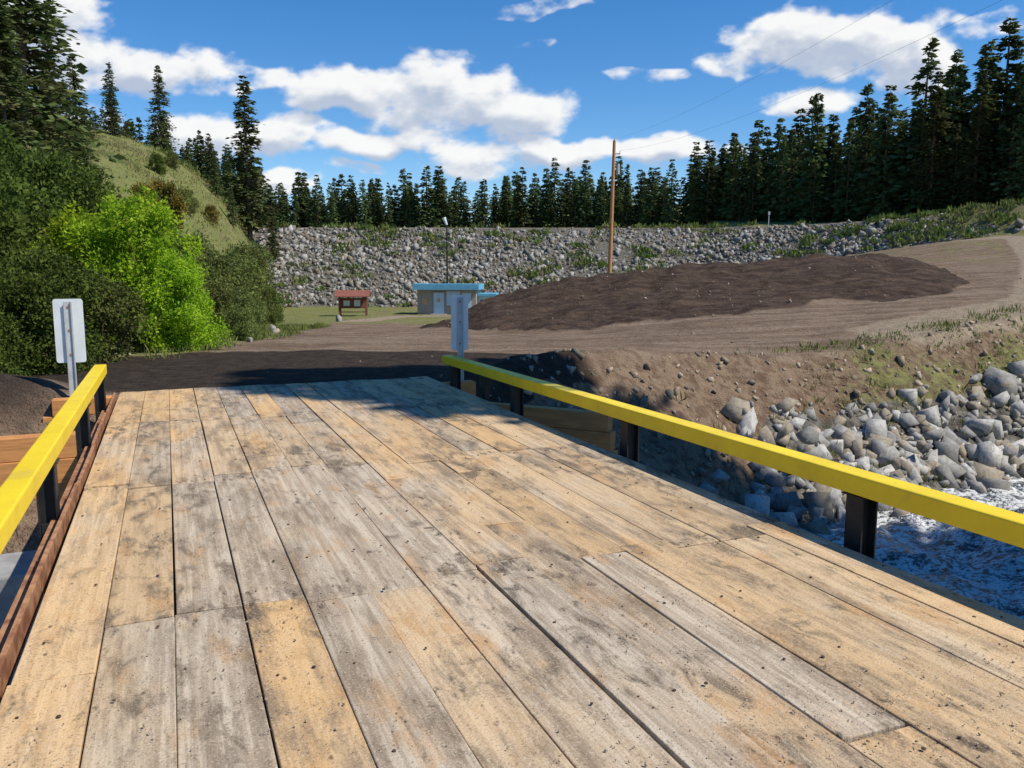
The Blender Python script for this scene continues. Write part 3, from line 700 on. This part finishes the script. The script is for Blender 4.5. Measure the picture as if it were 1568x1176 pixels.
# ---------------------------------------------------------------- clouds: a far shell of emissive patches, sunlit tops and grey shade painted in
CL=[(60,50,95,62,1),(130,72,60,16,.8),(235,108,125,24,1),(385,124,80,14,.8),(560,142,95,28,1),(662,145,66,46,1),(740,165,68,40,1),(805,190,74,38,1),(690,196,125,24,.9),
(430,210,75,22,1),(575,220,100,17,1),(300,200,70,26,1),(855,238,85,15,1),(740,250,72,18,.9),(990,230,120,14,1),(770,226,100,16,.8),(445,270,40,12,.9),(570,260,28,6,.7),(525,258,20,5,.5),
(1290,66,145,40,1),(1400,82,66,46,1),(1130,96,60,15,.8),(1205,48,60,20,.9),(1255,158,60,19,1),(820,14,60,10,.3),(825,75,22,8,.25),(1000,122,40,6,.2),(135,190,55,26,.9),(1500,30,60,14,.5),(-120,120,90,30,1),(-200,210,120,20,1),(1720,120,90,26,1),(1800,210,110,16,.9)]
def cloud_density(qx,qy):
    dx=(fbm(qx*13,qy*13,4,91)*.06);dy=(fbm(qx*13,qy*13,4,92)*.04)
    X=qx+dx;Y=qy+dy;cur=np.full(qx.shape,-9.)
    for u,v,ru,rv,am in CL:
        cx=(u-784)/1318;cy=.308-.000725*v;rx=ru*1.42/1318;ry=rv*1.6*.000725
        val=1-np.hypot((X-cx)/rx,(Y-cy)/ry)
        if am<.99: val=np.minimum(val,am*.33)
        cur=np.maximum(cur,val)
    return cur+fbm(qx*26,qy*44,6,93,.55)*.95
qx=np.arange(-1.0,1.0,.0014);qy=np.arange(.03,.34,.0012)
QX,QY=np.meshgrid(qx,qy)
d1=cloud_density(QX,QY);d2=cloud_density(QX+.010,QY+.018)
al=sstep(.02,.40,d1)
lit=sstep(.60,-.05,d2-.35*d1)
lit=np.clip(lit+fbm(QX*60,QY*90,3,95)*.25,0,1)
C=np.array([.49,.56,.69])[None,None]*(1-lit[...,None])+np.array([.98,.975,.96])[None,None]*lit[...,None]
att=np.concatenate([C,al[...,None]],-1).reshape(-1,4)
n3=np.sqrt(QX**2+1+QY**2);R0=3600
Vc=np.stack([QX/n3*R0,1/n3*R0,QY/n3*R0+1.7],-1).reshape(-1,3)
I=np.arange(QX.size).reshape(QX.shape)
Fc=np.stack([I[:-1,:-1],I[:-1,1:],I[1:,1:],I[1:,:-1]],-1).reshape(-1,4)
Fc=Fc[al.ravel()[Fc].max(1)>.002]
u,inv=np.unique(Fc,return_inverse=True)
mc=bpy.data.materials.new('cloud');mc.use_nodes=True;nt=mc.node_tree;nt.nodes.clear();N=NT(nt)
ca=N.n('ShaderNodeVertexColor',layer_name='cloud')
em=N.n('ShaderNodeEmission',{'Color':ca.outputs[0],'Strength':1.});tr=N.n('ShaderNodeBsdfTransparent')
mx=N.n('ShaderNodeMixShader',{0:N.m('MULTIPLY',ca.outputs[1],.96)});nt.links.new(tr.outputs[0],mx.inputs[1]);nt.links.new(em.outputs[0],mx.inputs[2])
nt.links.new(mx.outputs[0],N.n('ShaderNodeOutputMaterial').inputs[0])
mc.cycles.emission_sampling='NONE'
o=mk('sky_clouds',Vc[u],inv.reshape(Fc.shape),[mc],smooth=True)
at=o.data.color_attributes.new('cloud','FLOAT_COLOR','POINT');at.data.foreach_set('color',att[u].ravel())

# ---------------------------------------------------------------- sky + sun
w=bpy.data.worlds.new('World');scene.world=w;w.use_nodes=True;nt=w.node_tree;nt.nodes.clear();N=NT(nt)
SUN=Vector((.956*math.cos(math.radians(52)),-.297*math.cos(math.radians(52)),math.sin(math.radians(52)))).normalized()
sky=N.n('ShaderNodeTexSky',sky_type='NISHITA',sun_disc=False,sun_elevation=math.radians(52),sun_rotation=math.radians(107),altitude=900,air_density=1.0,dust_density=.1,ozone_density=3.5)
hs=N.n('ShaderNodeHueSaturation',{'Color':sky.outputs[0],'Saturation':1.32,'Value':1.1,'Hue':.503})
bg=N.n('ShaderNodeBackground',{'Color':hs.outputs[0],'Strength':.13});out=N.n('ShaderNodeOutputWorld');nt.links.new(bg.outputs[0],out.inputs[0])
sl=bpy.data.lights.new('sun','SUN');sl.energy=5.0;sl.angle=math.radians(.5);sl.color=(1,.95,.86)
so=bpy.data.objects.new('sun',sl);COL.objects.link(so);so.rotation_euler=SUN.to_track_quat('Z','Y').to_euler();so.location=(40,-20,60)

# ---------------------------------------------------------------- camera
cam=bpy.data.cameras.new('camera');cam.sensor_width=36;cam.lens=36*1268/1568;cam.clip_start=.05;cam.clip_end=8000
co=bpy.data.objects.new('camera',cam);COL.objects.link(co);co.location=(0,0,1.7);co.rotation_euler=(math.radians(90-7.77),0,0);scene.camera=co
scene.view_settings.view_transform='Standard';scene.view_settings.look='None';scene.view_settings.exposure=0
